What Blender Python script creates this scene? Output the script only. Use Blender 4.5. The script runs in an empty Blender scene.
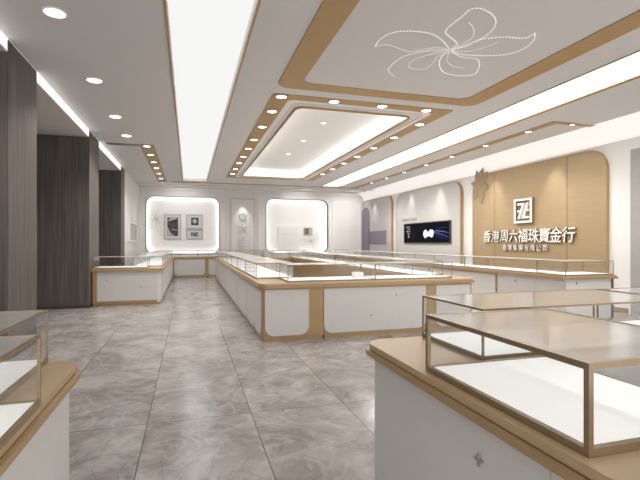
import bpy, bmesh, math, random
from mathutils import Vector, Matrix
random.seed(7)
sc = bpy.context.scene
COL = sc.collection
CZ = 3.805            # main ceiling height
XL, XR, YB = -2.05, 8.29, 20.6
CT, GT = 0.82, 1.075  # countertop height, top of the glass cases

# ------------------------------------------------------------------ materials
def principled(name, color, rough=0.5, metal=0.0, emit=None, estr=0.0, spec=0.5):
    m = bpy.data.materials.new(name); m.use_nodes = True
    b = m.node_tree.nodes['Principled BSDF']
    b.inputs['Base Color'].default_value = (*color, 1)
    b.inputs['Roughness'].default_value = rough
    b.inputs['Metallic'].default_value = metal
    b.inputs['Specular IOR Level'].default_value = spec
    if emit:
        b.inputs['Emission Color'].default_value = (*emit, 1)
        b.inputs['Emission Strength'].default_value = estr
    return m

def mottled(name, c1, c2, scale=(4, 4, 4), rough=0.5, metal=0.0, nscale=3.0, bump=0.0):
    m = principled(name, c1, rough, metal)
    nt = m.node_tree; N = nt.nodes; L = nt.links
    b = N['Principled BSDF']
    tc = N.new('ShaderNodeTexCoord'); mp = N.new('ShaderNodeMapping'); mp.inputs['Scale'].default_value = scale
    no = N.new('ShaderNodeTexNoise'); no.inputs['Scale'].default_value = nscale; no.inputs['Detail'].default_value = 6
    cr = N.new('ShaderNodeValToRGB')
    cr.color_ramp.elements[0].position = 0.3; cr.color_ramp.elements[0].color = (*c1, 1)
    cr.color_ramp.elements[1].position = 0.7; cr.color_ramp.elements[1].color = (*c2, 1)
    L.new(tc.outputs['Object'], mp.inputs['Vector']); L.new(mp.outputs['Vector'], no.inputs['Vector'])
    L.new(no.outputs['Fac'], cr.inputs['Fac']); L.new(cr.outputs['Color'], b.inputs['Base Color'])
    if bump:
        bp = N.new('ShaderNodeBump'); bp.inputs['Strength'].default_value = bump
        L.new(no.outputs['Fac'], bp.inputs['Height']); L.new(bp.outputs['Normal'], b.inputs['Normal'])
    return m

def emission(name, color, strength):
    m = bpy.data.materials.new(name); m.use_nodes = True
    nt = m.node_tree; nt.nodes.clear()
    e = nt.nodes.new('ShaderNodeEmission'); e.inputs['Color'].default_value = (*color, 1); e.inputs['Strength'].default_value = strength
    o = nt.nodes.new('ShaderNodeOutputMaterial'); nt.links.new(e.outputs[0], o.inputs[0])
    return m

def glass_mat(name, base, top, tint=(0.97, 0.98, 0.98), rough=0.0, power=4.0, reflection_haze=0.0):
    m = bpy.data.materials.new(name); m.use_nodes = True
    nt = m.node_tree; N = nt.nodes; L = nt.links; N.clear()
    lw = N.new('ShaderNodeLayerWeight'); lw.inputs['Blend'].default_value = 0.5
    pw = N.new('ShaderNodeMath'); pw.operation = 'POWER'; pw.inputs[1].default_value = power
    mr = N.new('ShaderNodeMapRange'); mr.inputs['To Min'].default_value = base; mr.inputs['To Max'].default_value = top
    tr = N.new('ShaderNodeBsdfTransparent'); tr.inputs['Color'].default_value = (*tint, 1)
    gl = N.new('ShaderNodeBsdfGlossy'); gl.inputs['Roughness'].default_value = rough
    mx = N.new('ShaderNodeMixShader'); o = N.new('ShaderNodeOutputMaterial')
    L.new(lw.outputs['Facing'], pw.inputs[0]); L.new(pw.outputs[0], mr.inputs['Value']); L.new(mr.outputs[0], mx.inputs['Fac'])
    L.new(tr.outputs[0], mx.inputs[1]); L.new(gl.outputs[0], mx.inputs[2])
    if reflection_haze:
        df = N.new('ShaderNodeBsdfDiffuse'); df.inputs['Color'].default_value = (0.85, 0.84, 0.82, 1)  # white diffuse stands in for the whitened reflection on the case tops
        m2 = N.new('ShaderNodeMixShader'); m2.inputs['Fac'].default_value = reflection_haze
        L.new(mx.outputs[0], m2.inputs[1]); L.new(df.outputs[0], m2.inputs[2]); L.new(m2.outputs[0], o.inputs[0])
    else: L.new(mx.outputs[0], o.inputs[0])
    return m

def marble_floor():
    m = principled('polished_grey_marble_tiles', (0.5, 0.48, 0.46), 0.18, spec=0.42)
    nt = m.node_tree; N = nt.nodes; L = nt.links; b = N['Principled BSDF']
    tc = N.new('ShaderNodeTexCoord')
    mp = N.new('ShaderNodeMapping'); mp.inputs['Location'].default_value = (0.31, -0.45, 0)
    br = N.new('ShaderNodeTexBrick'); br.offset = 0.0; br.squash = 1.0
    br.inputs['Color1'].default_value = (0, 0, 0, 1); br.inputs['Color2'].default_value = (1, 1, 1, 1)
    br.inputs['Mortar'].default_value = (0.5, 0.5, 0.5, 1)
    br.inputs['Scale'].default_value = 1.0; br.inputs['Mortar Size'].default_value = 0.0032
    br.inputs['Mortar Smooth'].default_value = 0.0
    br.inputs['Brick Width'].default_value = 0.8; br.inputs['Row Height'].default_value = 1.6
    L.new(tc.outputs['Object'], mp.inputs['Vector']); L.new(mp.outputs['Vector'], br.inputs['Vector'])
    # every tile cut from another place of the slab
    sc_ = N.new('ShaderNodeVectorMath'); sc_.operation = 'SCALE'; sc_.inputs['Scale'].default_value = 9.0
    L.new(br.outputs['Color'], sc_.inputs[0])
    ad = N.new('ShaderNodeVectorMath'); ad.operation = 'ADD'
    L.new(tc.outputs['Object'], ad.inputs[0]); L.new(sc_.outputs[0], ad.inputs[1])
    n1 = N.new('ShaderNodeTexNoise'); n1.inputs['Scale'].default_value = 2.2; n1.inputs['Detail'].default_value = 9
    n1.inputs['Roughness'].default_value = 0.70; n1.inputs['Distortion'].default_value = 0.9
    L.new(ad.outputs[0], n1.inputs['Vector'])
    cr = N.new('ShaderNodeValToRGB'); e = cr.color_ramp.elements
    e[0].position = 0.28; e[0].color = (0.175, 0.152, 0.142, 1)
    e[1].position = 0.74; e[1].color = (0.55, 0.53, 0.515, 1)
    k = cr.color_ramp.elements.new(0.5); k.color = (0.335, 0.312, 0.298, 1)
    L.new(n1.outputs['Fac'], cr.inputs['Fac'])
    # pale and dark veins
    n2 = N.new('ShaderNodeTexNoise'); n2.inputs['Scale'].default_value = 1.1; n2.inputs['Detail'].default_value = 7
    n2.inputs['Distortion'].default_value = 2.4
    L.new(ad.outputs[0], n2.inputs['Vector'])
    v = N.new('ShaderNodeValToRGB'); q = v.color_ramp.elements
    q[0].position = 0.47; q[0].color = (0, 0, 0, 1); q[1].position = 0.53; q[1].color = (0, 0, 0, 1)
    kk = v.color_ramp.elements.new(0.5); kk.color = (1, 1, 1, 1)
    L.new(n2.outputs['Fac'], v.inputs['Fac'])
    mx = N.new('ShaderNodeMix'); mx.data_type = 'RGBA'; mx.inputs['B'].default_value = (0.52, 0.50, 0.485, 1)
    vm = N.new('ShaderNodeMath'); vm.operation = 'MULTIPLY'; vm.inputs[1].default_value = 0.45
    L.new(v.outputs['Color'], vm.inputs[0]); L.new(vm.outputs[0], mx.inputs['Factor']); L.new(cr.outputs['Color'], mx.inputs['A'])
    n3 = N.new('ShaderNodeTexNoise'); n3.inputs['Scale'].default_value = 0.9; n3.inputs['Detail'].default_value = 8
    n3.inputs['Distortion'].default_value = 3.0
    of = N.new('ShaderNodeVectorMath'); of.operation = 'ADD'; of.inputs[1].default_value = (13, 5, 2)
    L.new(ad.outputs[0], of.inputs[0]); L.new(of.outputs[0], n3.inputs['Vector'])
    v3 = N.new('ShaderNodeValToRGB'); q = v3.color_ramp.elements
    q[0].position = 0.485; q[0].color = (0, 0, 0, 1); q[1].position = 0.515; q[1].color = (0, 0, 0, 1)
    kk = v3.color_ramp.elements.new(0.5); kk.color = (0.32, 0.32, 0.32, 1)
    L.new(n3.outputs['Fac'], v3.inputs['Fac'])
    mx3 = N.new('ShaderNodeMix'); mx3.data_type = 'RGBA'; mx3.inputs['B'].default_value = (0.10, 0.085, 0.08, 1)
    L.new(v3.outputs['Color'], mx3.inputs['Factor']); L.new(mx.outputs['Result'], mx3.inputs['A'])
    mg = N.new('ShaderNodeMix'); mg.data_type = 'RGBA'; mg.inputs['B'].default_value = (0.07, 0.06, 0.055, 1)
    L.new(br.outputs['Fac'], mg.inputs['Factor']); L.new(mx3.outputs['Result'], mg.inputs['A'])
    L.new(mg.outputs['Result'], b.inputs['Base Color'])
    return m

M = {
 'floor': marble_floor(),
 'ceiling': mottled('warm_grey_ceiling_paint', (0.665, 0.655, 0.648), (0.675, 0.665, 0.658), rough=0.75),
 'side_ceiling': mottled('grey_side_ceiling_paint', (0.60, 0.575, 0.555), (0.62, 0.595, 0.575), rough=0.8),
 'wall': mottled('warm_white_wall_paint', (0.80, 0.785, 0.765), (0.815, 0.80, 0.78), rough=0.7),
 'niche': mottled('white_niche_paint', (0.86, 0.855, 0.84), (0.87, 0.865, 0.85), rough=0.7),
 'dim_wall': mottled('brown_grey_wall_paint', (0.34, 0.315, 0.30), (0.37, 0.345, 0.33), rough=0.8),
 'panel': mottled('pale_grey_panel_paint', (0.54, 0.525, 0.51), (0.56, 0.545, 0.53), rough=0.6),
 'grey': mottled('plain_grey_panel_paint', (0.36, 0.35, 0.345), (0.38, 0.37, 0.365), rough=0.6),
 'cab': mottled('white_lacquer', (0.62, 0.605, 0.59), (0.64, 0.625, 0.61), rough=0.32),
 'gold': mottled('brushed_champagne_gold', (0.40, 0.275, 0.145), (0.45, 0.31, 0.17), scale=(3, 3, 60), rough=0.42, metal=0.35, nscale=2),
 'gold_top': mottled('matte_champagne_gold_top', (0.47, 0.34, 0.20), (0.50, 0.365, 0.22), scale=(3, 3, 40), rough=0.38, metal=0.2, nscale=2),
 'gold_ceiling': mottled('ceiling_gold_strip', (0.42, 0.27, 0.115), (0.46, 0.30, 0.13), rough=0.5, metal=0.15),
 'sign_gold': mottled('sign_panel_gold', (0.41, 0.30, 0.172), (0.44, 0.325, 0.19), scale=(3, 1, 30), rough=0.5, metal=0.2, nscale=2),
 'bronze': mottled('dark_bronze_frame', (0.20, 0.145, 0.085), (0.24, 0.175, 0.105), rough=0.35, metal=0.6),
 'frame': mottled('gold_case_frame', (0.27, 0.20, 0.12), (0.32, 0.24, 0.15), rough=0.33, metal=0.6),
 'dark': mottled('dark_line', (0.05, 0.045, 0.04), (0.07, 0.06, 0.055), rough=0.6),
 'pillar': mottled('dark_brown_wood', (0.070, 0.058, 0.052), (0.145, 0.124, 0.112), scale=(9, 9, 0.35), rough=0.55, nscale=2.2, bump=0.05),
 'letters': principled('ivory_letter_face', (0.92, 0.86, 0.80), 0.4, 0, (1, 0.93, 0.86), 0.05),
 'letter_white': mottled('white_letter', (0.9, 0.9, 0.89), (0.92, 0.92, 0.91), rough=0.5),
 'logo_back': mottled('brown_ground_and_side_shade', (0.20, 0.14, 0.09), (0.24, 0.17, 0.11), rough=0.5),
 'emblem': mottled('grey_emblem', (0.27, 0.26, 0.26), (0.33, 0.32, 0.31), rough=0.4),
 'pic_frame': mottled('silver_grey_frame', (0.44, 0.43, 0.425), (0.48, 0.47, 0.465), rough=0.4),
 'mat': mottled('pale_picture_mount', (0.66, 0.65, 0.64), (0.69, 0.68, 0.67), rough=0.7),
 'ink': mottled('black_artwork', (0.015, 0.015, 0.018), (0.07, 0.07, 0.075), scale=(3, 3, 3), rough=0.5),
 'relief': mottled('grey_relief', (0.55, 0.54, 0.53), (0.60, 0.59, 0.58), rough=0.6),
 'relief_gold': mottled('tan_relief', (0.33, 0.245, 0.15), (0.37, 0.275, 0.165), rough=0.6),
 'bead': principled('white_crystal_beads', (0.93, 0.92, 0.91), 0.25, 0, (1, 0.98, 0.95), 0.25),  # slight glow put into the beads to whiten them
 'purple': mottled('muted_purple_paint', (0.245, 0.195, 0.27), (0.27, 0.215, 0.29), rough=0.6),
 'screen': principled('black_screen', (0.003, 0.003, 0.008), 0.5, spec=0.03),
 'swoosh': emission('violet_light_trail', (0.07, 0.06, 0.26), 0.45),
 'swoosh_pale': emission('pale_violet_light_trail', (0.26, 0.24, 0.55), 0.6),
 'screen_white': emission('white_screen_print', (0.80, 0.85, 0.84), 0.9),
 'trim_white': principled('white_downlight_ring', (0.80, 0.78, 0.75), 0.4),
 'lens': emission('warm_downlight_lens', (1.0, 0.95, 0.87), 4.0),
 'lens_small': emission('small_downlight_lens', (1.0, 0.97, 0.93), 3.0),
 'trough': emission('trough_diffuser_left', (0.99, 0.985, 0.98), 0.62),
 'trough_r': emission('trough_diffuser_right', (1.0, 0.985, 0.955), 1.7),
 'fascia': emission('fascia_light', (1.0, 0.985, 0.96), 0.95),
 'led': emission('hidden_cove_strip', (1.0, 0.98, 0.955), 6.0),
 'led_niche': emission('niche_edge_strip', (1.0, 0.99, 0.975), 3.2),
 'cove_r': principled('white_cove_added_glow', (0.85, 0.84, 0.83), 0.7, 0, (1.0, 0.985, 0.965), 0.28),
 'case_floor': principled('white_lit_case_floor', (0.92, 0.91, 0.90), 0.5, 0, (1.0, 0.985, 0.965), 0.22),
 'glass': glass_mat('clear_case_glass', 0.035, 0.75),
 'glass_top': glass_mat('case_top_glass', 0.30, 1.0, rough=0.12, power=1.4, reflection_haze=0.28),
}

# ------------------------------------------------------------------ helpers
def mesh_obj(name, bm, mat, parent=None, smooth=False):
    me = bpy.data.meshes.new(name)
    bmesh.ops.recalc_face_normals(bm, faces=bm.faces)
    bm.to_mesh(me); bm.free()
    me.materials.append(M[mat] if isinstance(mat, str) else mat)
    if smooth:
        for p in me.polygons: p.use_smooth = True
    o = bpy.data.objects.new(name, me); COL.objects.link(o)
    if parent is not None: o.parent = parent
    return o

def thing(name, label, cat, loc=(0, 0, 0), group=None):
    o = bpy.data.objects.new(name, None); COL.objects.link(o)
    o.empty_display_size = 0.1
    o.location = loc; o['label'] = label; o['category'] = cat
    if group: o['group'] = group
    return o

def tag(o, label, cat, group=None):
    o['label'] = label; o['category'] = cat
    if group: o['group'] = group
    return o

def struct(o):
    o['kind'] = 'structure'; return o

def box(bm, x0, y0, z0, x1, y1, z1, off=(0, 0, 0)):
    vs = [bm.verts.new((x - off[0], y - off[1], z - off[2])) for z in (z0, z1) for y in (y0, y1) for x in (x0, x1)]
    for f in ((0, 1, 3, 2), (4, 6, 7, 5), (0, 4, 5, 1), (2, 3, 7, 6), (0, 2, 6, 4), (1, 5, 7, 3)):
        bm.faces.new([vs[i] for i in f])

def boxes(name, lst, mat, parent=None, off=(0, 0, 0)):
    bm = bmesh.new()
    for b in lst: box(bm, *b, off=off)
    return mesh_obj(name, bm, mat, parent)

def rrect(x0, y0, x1, y1, r=0.0, mask=(1, 1, 1, 1), seg=8):
    """rounded rectangle loop; mask = corners (x0y0, x1y0, x1y1, x0y1); r number or 4 numbers"""
    rs = [r * k for k in mask]
    pts = []
    for (cx, cy, a0, rr) in ((x0, y0, 180, rs[0]), (x1, y0, 270, rs[1]), (x1, y1, 0, rs[2]), (x0, y1, 90, rs[3])):
        if rr < 1e-6: pts.append((cx, cy)); continue
        ox = cx + rr if cx == x0 else cx - rr
        oy = cy + rr if cy == y0 else cy - rr
        for i in range(seg + 1):
            a = math.radians(a0 + 90 * i / seg)
            pts.append((ox + rr * math.cos(a), oy + rr * math.sin(a)))
    return pts

def plate_bm(loops, w0, w1, fn, bm=None):
    """flat plate with holes: loops in (u,v), between depths w0 and w1, mapped by fn(u,v,w)"""
    own = bmesh.new()
    ed = []
    for lp in loops:
        vs = [own.verts.new((u, v, 0)) for u, v in lp]
        ed += [own.edges.new((vs[i], vs[(i + 1) % len(vs)])) for i in range(len(vs))]
    bmesh.ops.triangle_fill(own, use_beauty=True, use_dissolve=False, edges=ed, normal=(0, 0, 1))
    if abs(w1 - w0) > 1e-7:
        r = bmesh.ops.extrude_face_region(own, geom=own.faces[:])
        for v in r['geom']:
            if isinstance(v, bmesh.types.BMVert): v.co.z = 1
    for v in own.verts:
        v.co = Vector(fn(v.co.x, v.co.y, w0 + (w1 - w0) * v.co.z))
    if bm is None: return own
    tmp = bpy.data.meshes.new('tmp'); own.to_mesh(tmp); own.free(); bm.from_mesh(tmp); bpy.data.meshes.remove(tmp)
    return bm

FLAT = lambda u, v, w: (u, v, w)                     # w = height
BACK = lambda u, v, w: (u, YB - w, v)                # w = distance out of the back wall
RIGHT = lambda u, v, w: (XR - w, u, v)               # u = y
LEFT = lambda u, v, w: (XL + w, u, v)
def shift(fn, o): return lambda u, v, w: tuple(a - b for a, b in zip(fn(u, v, w), o))

def plate(name, loops, w0, w1, fn, mat, parent=None):
    return mesh_obj(name, plate_bm(loops, w0, w1, fn), mat, parent)

def tube_bm(bm, pts, r, seg=6, closed=False):
    pts = [Vector(p) for p in pts]
    n = len(pts); rings = []
    up = None
    for i, p in enumerate(pts):
        a = pts[i - 1] if i > 0 else p; b = pts[i + 1] if i < n - 1 else p
        t = (b - a).normalized()
        if up is None:
            up = Vector((0, 0, 1)) if abs(t.z) < 0.9 else Vector((1, 0, 0))
        s = t.cross(up); 
        if s.length < 1e-5: s = t.orthogonal()
        s.normalize(); up = s.cross(t).normalized()
        rr = r[i] if isinstance(r, (list, tuple)) else r
        rings.append([bm.verts.new(p + s * rr * math.cos(2 * math.pi * k / seg) + up * rr * math.sin(2 * math.pi * k / seg)) for k in range(seg)])
    for i in range(n - 1):
        for k in range(seg):
            bm.faces.new((rings[i][k], rings[i][(k + 1) % seg], rings[i + 1][(k + 1) % seg], rings[i + 1][k]))
    bm.faces.new(rings[0][::-1]); bm.faces.new(rings[-1])

def smooth_path(pts, n=8):
    """Catmull-Rom through the points"""
    P = [Vector((*p, 0)) if len(p) == 2 else Vector(p) for p in pts]
    P = [P[0]] + P + [P[-1]]
    out = []
    for i in range(1, len(P) - 2):
        for k in range(n):
            t = k / n
            a, b, c, d = P[i - 1], P[i], P[i + 1], P[i + 2]
            out.append(0.5 * ((2 * b) + (c - a) * t + (2 * a - 5 * b + 4 * c - d) * t * t + (3 * b - a - 3 * c + d) * t ** 3))
    out.append(P[-2]); return out

def text_mesh(name, s, size, extrude, mat, parent, matrix, offset=0.0, shear=0.0, sx=1.0, side=None):
    cu = bpy.data.curves.new(name, 'FONT'); cu.body = s; cu.size = size; cu.extrude = extrude
    cu.align_x = 'CENTER'; cu.align_y = 'CENTER'; cu.offset = offset; cu.shear = shear
    cu.resolution_u = 3
    t = bpy.data.objects.new(name, cu); COL.objects.link(t)
    dg = bpy.context.evaluated_depsgraph_get(); dg.update()
    me = bpy.data.meshes.new_from_object(t.evaluated_get(dg))
    bpy.data.objects.remove(t)
    xs = [v.co.x for v in me.vertices]; ys = [v.co.y for v in me.vertices]
    cx, cy = (min(xs) + max(xs)) / 2, (min(ys) + max(ys)) / 2
    for v in me.vertices: v.co.x = (v.co.x - cx) * sx; v.co.y -= cy
    me.transform(matrix); me.update()
    me.materials.clear(); me.materials.append(M[mat])
    if side:  # dark side colour stands in for shadow beside the raised letters
        me.materials.append(M[side]); nrm = (matrix.to_3x3() @ Vector((0, 0, 1))).normalized()
        for p in me.polygons:
            if p.normal.dot(nrm) < 0.5: p.material_index = 1
    o = bpy.data.objects.new(name, me); COL.objects.link(o); o.parent = parent
    return o

def wall_matrix(side, u, v, w):
    if side == 'right':
        R = Matrix(((0, 0, -1), (-1, 0, 0), (0, 1, 0))).to_4x4(); p = RIGHT(u, v, w)
    else:
        R = Matrix(((1, 0, 0), (0, 0, -1), (0, 1, 0))).to_4x4(); p = BACK(u, v, w)
    return Matrix.Translation(p) @ R

ORD = ['nearest', 'second', 'third', 'fourth', 'fifth', 'sixth', 'seventh', 'eighth', 'ninth', 'tenth']

# ------------------------------------------------------------------ room shell
struct(boxes('floor', [(-4.3, -2.5, -0.05, XR + 0.1, YB + 0.2, 0.0)], 'floor'))

TR_L = (-0.22, -1.2, 0.66, 18.1)       # left light trough
TRAY = (1.84, 7.6, 4.06, 16.1)         # centre tray
TR_R = (5.42, -1.2, 6.18, 18.1)        # right light trough
struct(plate('ceiling', [rrect(XL, -2.5, XR + 0.1, YB + 0.2), rrect(*TR_L), rrect(*TRAY, 0.16), rrect(*TR_R)], CZ, CZ + 0.02, FLAT, 'ceiling'))
struct(boxes('ceiling_side', [(-4.3, -2.5, 3.66, XL - 0.03, 15.95, 3.70)], 'side_ceiling'))

N1 = (-1.80, 0.9, 1.33, 3.44); N2 = (3.46, 0.9, 6.51, 3.46)
struct(plate('wall_back', [rrect(XL - 0.2, 0, XR + 0.1, CZ), rrect(*N1, 0.36), rrect(*N2, 0.36)], -0.16, 0.0, BACK, 'wall'))
struct(boxes('wall_right', [(XR, -2.5, 0, XR + 0.1, YB, CZ)], 'wall'))
struct(boxes('wall_left', [(XL - 0.2, 15.92, 0, XL, YB, CZ)], 'wall'))
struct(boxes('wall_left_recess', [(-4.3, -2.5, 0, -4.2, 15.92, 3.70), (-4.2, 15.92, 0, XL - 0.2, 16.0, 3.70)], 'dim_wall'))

# crown mouldings on the back wall and on the ceiling in front of it
struct(boxes('trim_1', [(XL, YB - 0.10, 3.66, XR, YB, CZ), (XL, YB - 0.16, 3.73, XR, YB - 0.10, CZ)], 'wall'))
struct(boxes('trim_2', [(XL, 18.55, CZ - 0.05, XR, 18.75, CZ), (XL, 19.3, CZ - 0.03, XR, 19.45, CZ)], 'wall'))
struct(boxes('trim_3', [(-0.6, 18.30, CZ - 0.02, 7.2, 18.42, CZ), (-0.6, 19.05, CZ - 0.02, 7.2, 19.12, CZ)], 'gold_ceiling'))
struct(boxes('baseboard_back', [(XL, YB - 0.02, 0, XR, YB, 0.1)], 'gold'))
struct(boxes('baseboard_right', [(XR - 0.02, -2.5, 0, XR, YB, 0.1)], 'gold'))

# glowing fascia between the two ceilings, interrupted by the pillars
PILLARS = [(6.07, 7.09), (10.5, 11.56), (15.11, 15.92)]
segs = [(-2.5, 6.06), (7.10, 10.49), (11.57, 15.10)]
flab = ['glowing white light strip above the left wall, in front of the nearest dark pillar',
        'glowing white light strip between the nearest and the middle dark pillars',
        'glowing white light strip between the middle and the farthest dark pillars']
for (a, b), lb in zip(segs, flab):
    t = thing('fascia_light', lb, 'light strip', (XL, (a + b) / 2, 3.66), 'light strips between the pillars')
    boxes('diffuser', [(XL - 0.028, a, 3.665, XL - 0.008, b, CZ - 0.001)], 'fascia', t, t.location)
    boxes('edge', [(XL - 0.028, a, 3.655, XL - 0.004, b, 3.665)], 'wall', t, t.location)
plab = ['dark brown wood pillar at the left edge, nearest of three', 'dark brown wood pillar beside the left counter, middle of three',
        'dark brown wood pillar behind the left counter, farthest of three']
for (a, b), lb in zip(PILLARS, plab):
    t = thing('wood_pillar', lb, 'pillar', (XL - 0.6, a, 0), 'dark pillars along the left')
    boxes('shaft', [(-4.19, a, 0.06, XL - 0.001, b, 3.654), (XL - 0.028, a, 3.654, XL - 0.001, b, CZ - 0.001)], 'pillar', t, t.location)
    boxes('plinth', [(-4.19, a - 0.006, 0.0, XL + 0.006, b + 0.004, 0.06)], 'dark', t, t.location)

# ------------------------------------------------------------------ ceiling features
def ring_plate(name, outer, inner, z0, z1, mat, parent, off):
    return plate(name, [outer, inner], z0, z1, shift(FLAT, off), mat, parent)

# light troughs
def trough(rc, mat, label, far=0.025):
    x0, y0, x1, y1 = rc
    t = thing('light_trough', label, 'ceiling light', ((x0 + x1) / 2, (y0 + y1) / 2, CZ), 'long ceiling light troughs')
    o = t.location
    boxes('diffuser', [(x0 + 0.012, y0 + 0.012, CZ + 0.10, x1 - 0.012, y1 - 0.012, CZ + 0.12)], mat, t, o)
    boxes('side_wall', [(x0, y0, CZ + 0.021, x0 + 0.012, y1, CZ + 0.14), (x1 - 0.012, y0, CZ + 0.021, x1, y1, CZ + 0.14),
                        (x0 + 0.012, y0, CZ + 0.021, x1 - 0.012, y0 + 0.012, CZ + 0.14), (x0 + 0.012, y1 - 0.012, CZ + 0.021, x1 - 0.012, y1, CZ + 0.14)], 'niche', t, o)
    ring_plate('gold_edge', rrect(x0 - 0.025, y0 - 0.025, x1 + far, y1 + 0.025), rrect(x0 + 0.002, y0 + 0.002, x1 - 0.002, y1 - 0.002), CZ - 0.012, CZ - 0.001, 'gold_ceiling', t, o)
trough(TR_L, 'trough', 'wide white glowing light trough running down the left half of the ceiling')
trough(TR_R, 'trough_r', 'long bright white light trough in the right half of the ceiling, beyond the gold frames', 0.10)

# centre tray
tx0, ty0, tx1, ty1 = TRAY
t = thing('ceiling_tray', 'recessed white ceiling tray with hidden cove light inside the gold ring', 'ceiling tray', ((tx0 + tx1) / 2, (ty0 + ty1) / 2, CZ))
o = t.location; m_ = 0.26
boxes('tray_top', [(tx0 - m_, ty0 - m_, 4.06, tx1 + m_, ty1 + m_, 4.08)], 'niche', t, o)
ring_plate('tray_side', rrect(tx0 - m_, ty0 - m_, tx1 + m_, ty1 + m_), rrect(tx0 - m_ + 0.012, ty0 - m_ + 0.012, tx1 + m_ - 0.012, ty1 + m_ - 0.012), CZ + 0.021, 4.06, 'niche', t, o)
ring_plate('cove_strip', rrect(tx0 - 0.2, ty0 - 0.2, tx1 + 0.2, ty1 + 0.2), rrect(tx0 - 0.12, ty0 - 0.12, tx1 + 0.12, ty1 + 0.12), CZ + 0.024, CZ + 0.034, 'led', t, o)
ring_plate('bronze_edge', rrect(tx0 - 0.03, ty0 - 0.03, tx1 + 0.03, ty1 + 0.03, 0.18), rrect(tx0, ty0, tx1, ty1, 0.16), CZ - 0.03, CZ - 0.001, 'gold_ceiling', t, o)

# gold ring round the tray, white moulding inside it
t = thing('gold_ceiling_ring', 'gold rectangular ceiling band dotted with downlights around the recessed tray', 'ceiling trim', (2.97, 11.8, CZ))
o = t.location
ring_plate('gold_band', rrect(1.30, 7.02, 4.62, 16.6, 0.05), rrect(1.60, 7.25, 4.34, 16.35, 0.14), CZ - 0.012, CZ - 0.001, 'gold_ceiling', t, o)
ring_plate('white_moulding', rrect(1.602, 7.252, 4.338, 16.348, 0.14), rrect(1.70, 7.36, 4.24, 16.24, 0.14), CZ - 0.010, CZ - 0.001, 'trim_white', t, o)

# big gold frame nearer the camera
t = thing('gold_ceiling_frame', 'wide gold rounded frame on the near ceiling enclosing a beaded flower', 'ceiling trim', (3.03, 4.84, CZ))
o = t.location
ring_plate('gold_band', rrect(1.28, 2.9, 4.80, 6.72, 0.22), rrect(1.62, 3.22, 4.46, 6.44, 0.20), CZ - 0.014, CZ - 0.001, 'gold_ceiling', t, o)

# L shaped gold strips left and right
t = thing('gold_ceiling_strip', 'short L-shaped gold strip with square of lights on the left ceiling', 'ceiling trim', (-1.0, 15.3, CZ), 'gold downlight strips'); o = t.location
t['label'] = 'narrow L-shaped gold downlight strip on the left ceiling above the left counter'
plate('gold_band', [rrect(-1.17, 11.62, -0.83, 18.9)], CZ - 0.012, CZ - 0.001, shift(FLAT, o), 'gold_ceiling', t)
boxes('bronze_slot', [(-1.92, 11.66, CZ - 0.012, -1.18, 11.84, CZ - 0.001)], 'bronze', t, o)
t = thing('gold_ceiling_strip', 'narrow L-shaped gold downlight strip on the right ceiling beside the sign wall', 'ceiling trim', (7.0, 13, CZ), 'gold downlight strips'); o = t.location
plate('gold_band', [[(6.92, 19.0), (6.92, 7.09), (7.98, 7.09), (7.98, 7.22), (7.10, 7.22), (7.10, 19.0)]], CZ - 0.012, CZ - 0.001, shift(FLAT, o), 'gold_ceiling', t)
# concave cove where the ceiling meets the right wall, soft glow put into its surface
cr_ = 0.36; bm = bmesh.new(); prof = []
for k in range(9):
    a = math.pi / 2 * k / 8
    prof.append((XR - cr_ + cr_ * math.sin(a) - 0.002, CZ - cr_ + cr_ * math.cos(a) - 0.002))
ra = [bm.verts.new((x, -2.4, z)) for x, z in prof]; rb = [bm.verts.new((x, YB - 0.18, z)) for x, z in prof]
for k in range(8): bm.faces.new((ra[k], ra[k + 1], rb[k + 1], rb[k]))
struct(mesh_obj('trim_4', bm, 'cove_r', None, True))

# downlights
def lathe_bm(prof, seg=24):
    bm = bmesh.new(); rings = []
    for r, z in prof:
        rings.append([bm.verts.new((r * math.cos(2 * math.pi * k / seg), r * math.sin(2 * math.pi * k / seg), z)) for k in range(seg)])
    for a, b in zip(rings, rings[1:]):
        for k in range(seg): bm.faces.new((a[k], a[(k + 1) % seg], b[(k + 1) % seg], b[k]))
    return bm
def disc_bm(r, z, seg=24):
    bm = bmesh.new()
    a = [bm.verts.new((r * math.cos(2 * math.pi * k / seg), r * math.sin(2 * math.pi * k / seg), z)) for k in range(seg)]
    b = [bm.verts.new((r * 0.9 * math.cos(2 * math.pi * k / seg), r * 0.9 * math.sin(2 * math.pi * k / seg), z - 0.006)) for k in range(seg)]
    for k in range(seg): bm.faces.new((a[k], a[(k + 1) % seg], b[(k + 1) % seg], b[k]))
    bm.faces.new(b); bm.faces.new(a[::-1])
    return bm
def downlight(x, y, z, r, label, group, lens='lens', rim='trim_white'):
    t = thing('downlight', label, 'downlight', (x, y, z), group)
    mesh_obj('trim_ring', lathe_bm([(r * 0.84, -0.003), (r * 0.84, -0.012), (r * 0.95, -0.016), (r, -0.010), (r, 0.0)]), rim, t, True)
    mesh_obj('lens', disc_bm(r * 0.83, -0.004), lens, t)
    return t
for i, y in enumerate([5.22, 7.23, 9.2, 10.77]):
    downlight(-1.345, y, CZ, 0.12, 'large round downlight on the plain left ceiling, %s of its row of four' % ORD[i], 'left ceiling downlights')
for i, y in enumerate([7.13, 7.98, 9.1, 10.29, 11.31, 12.4, 13.45, 14.56, 15.6]):
    lb = 'round downlight at the near left corner of the gold ring' if i == 0 else 'round downlight on the left side of the gold ring, %s from the corner light' % ['', 'first', 'second', 'third', 'fourth', 'fifth', 'sixth', 'seventh', 'eighth'][i]
    downlight(1.45, y, CZ - 0.012, 0.105, lb, 'gold ring downlights', rim='bronze')
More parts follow.
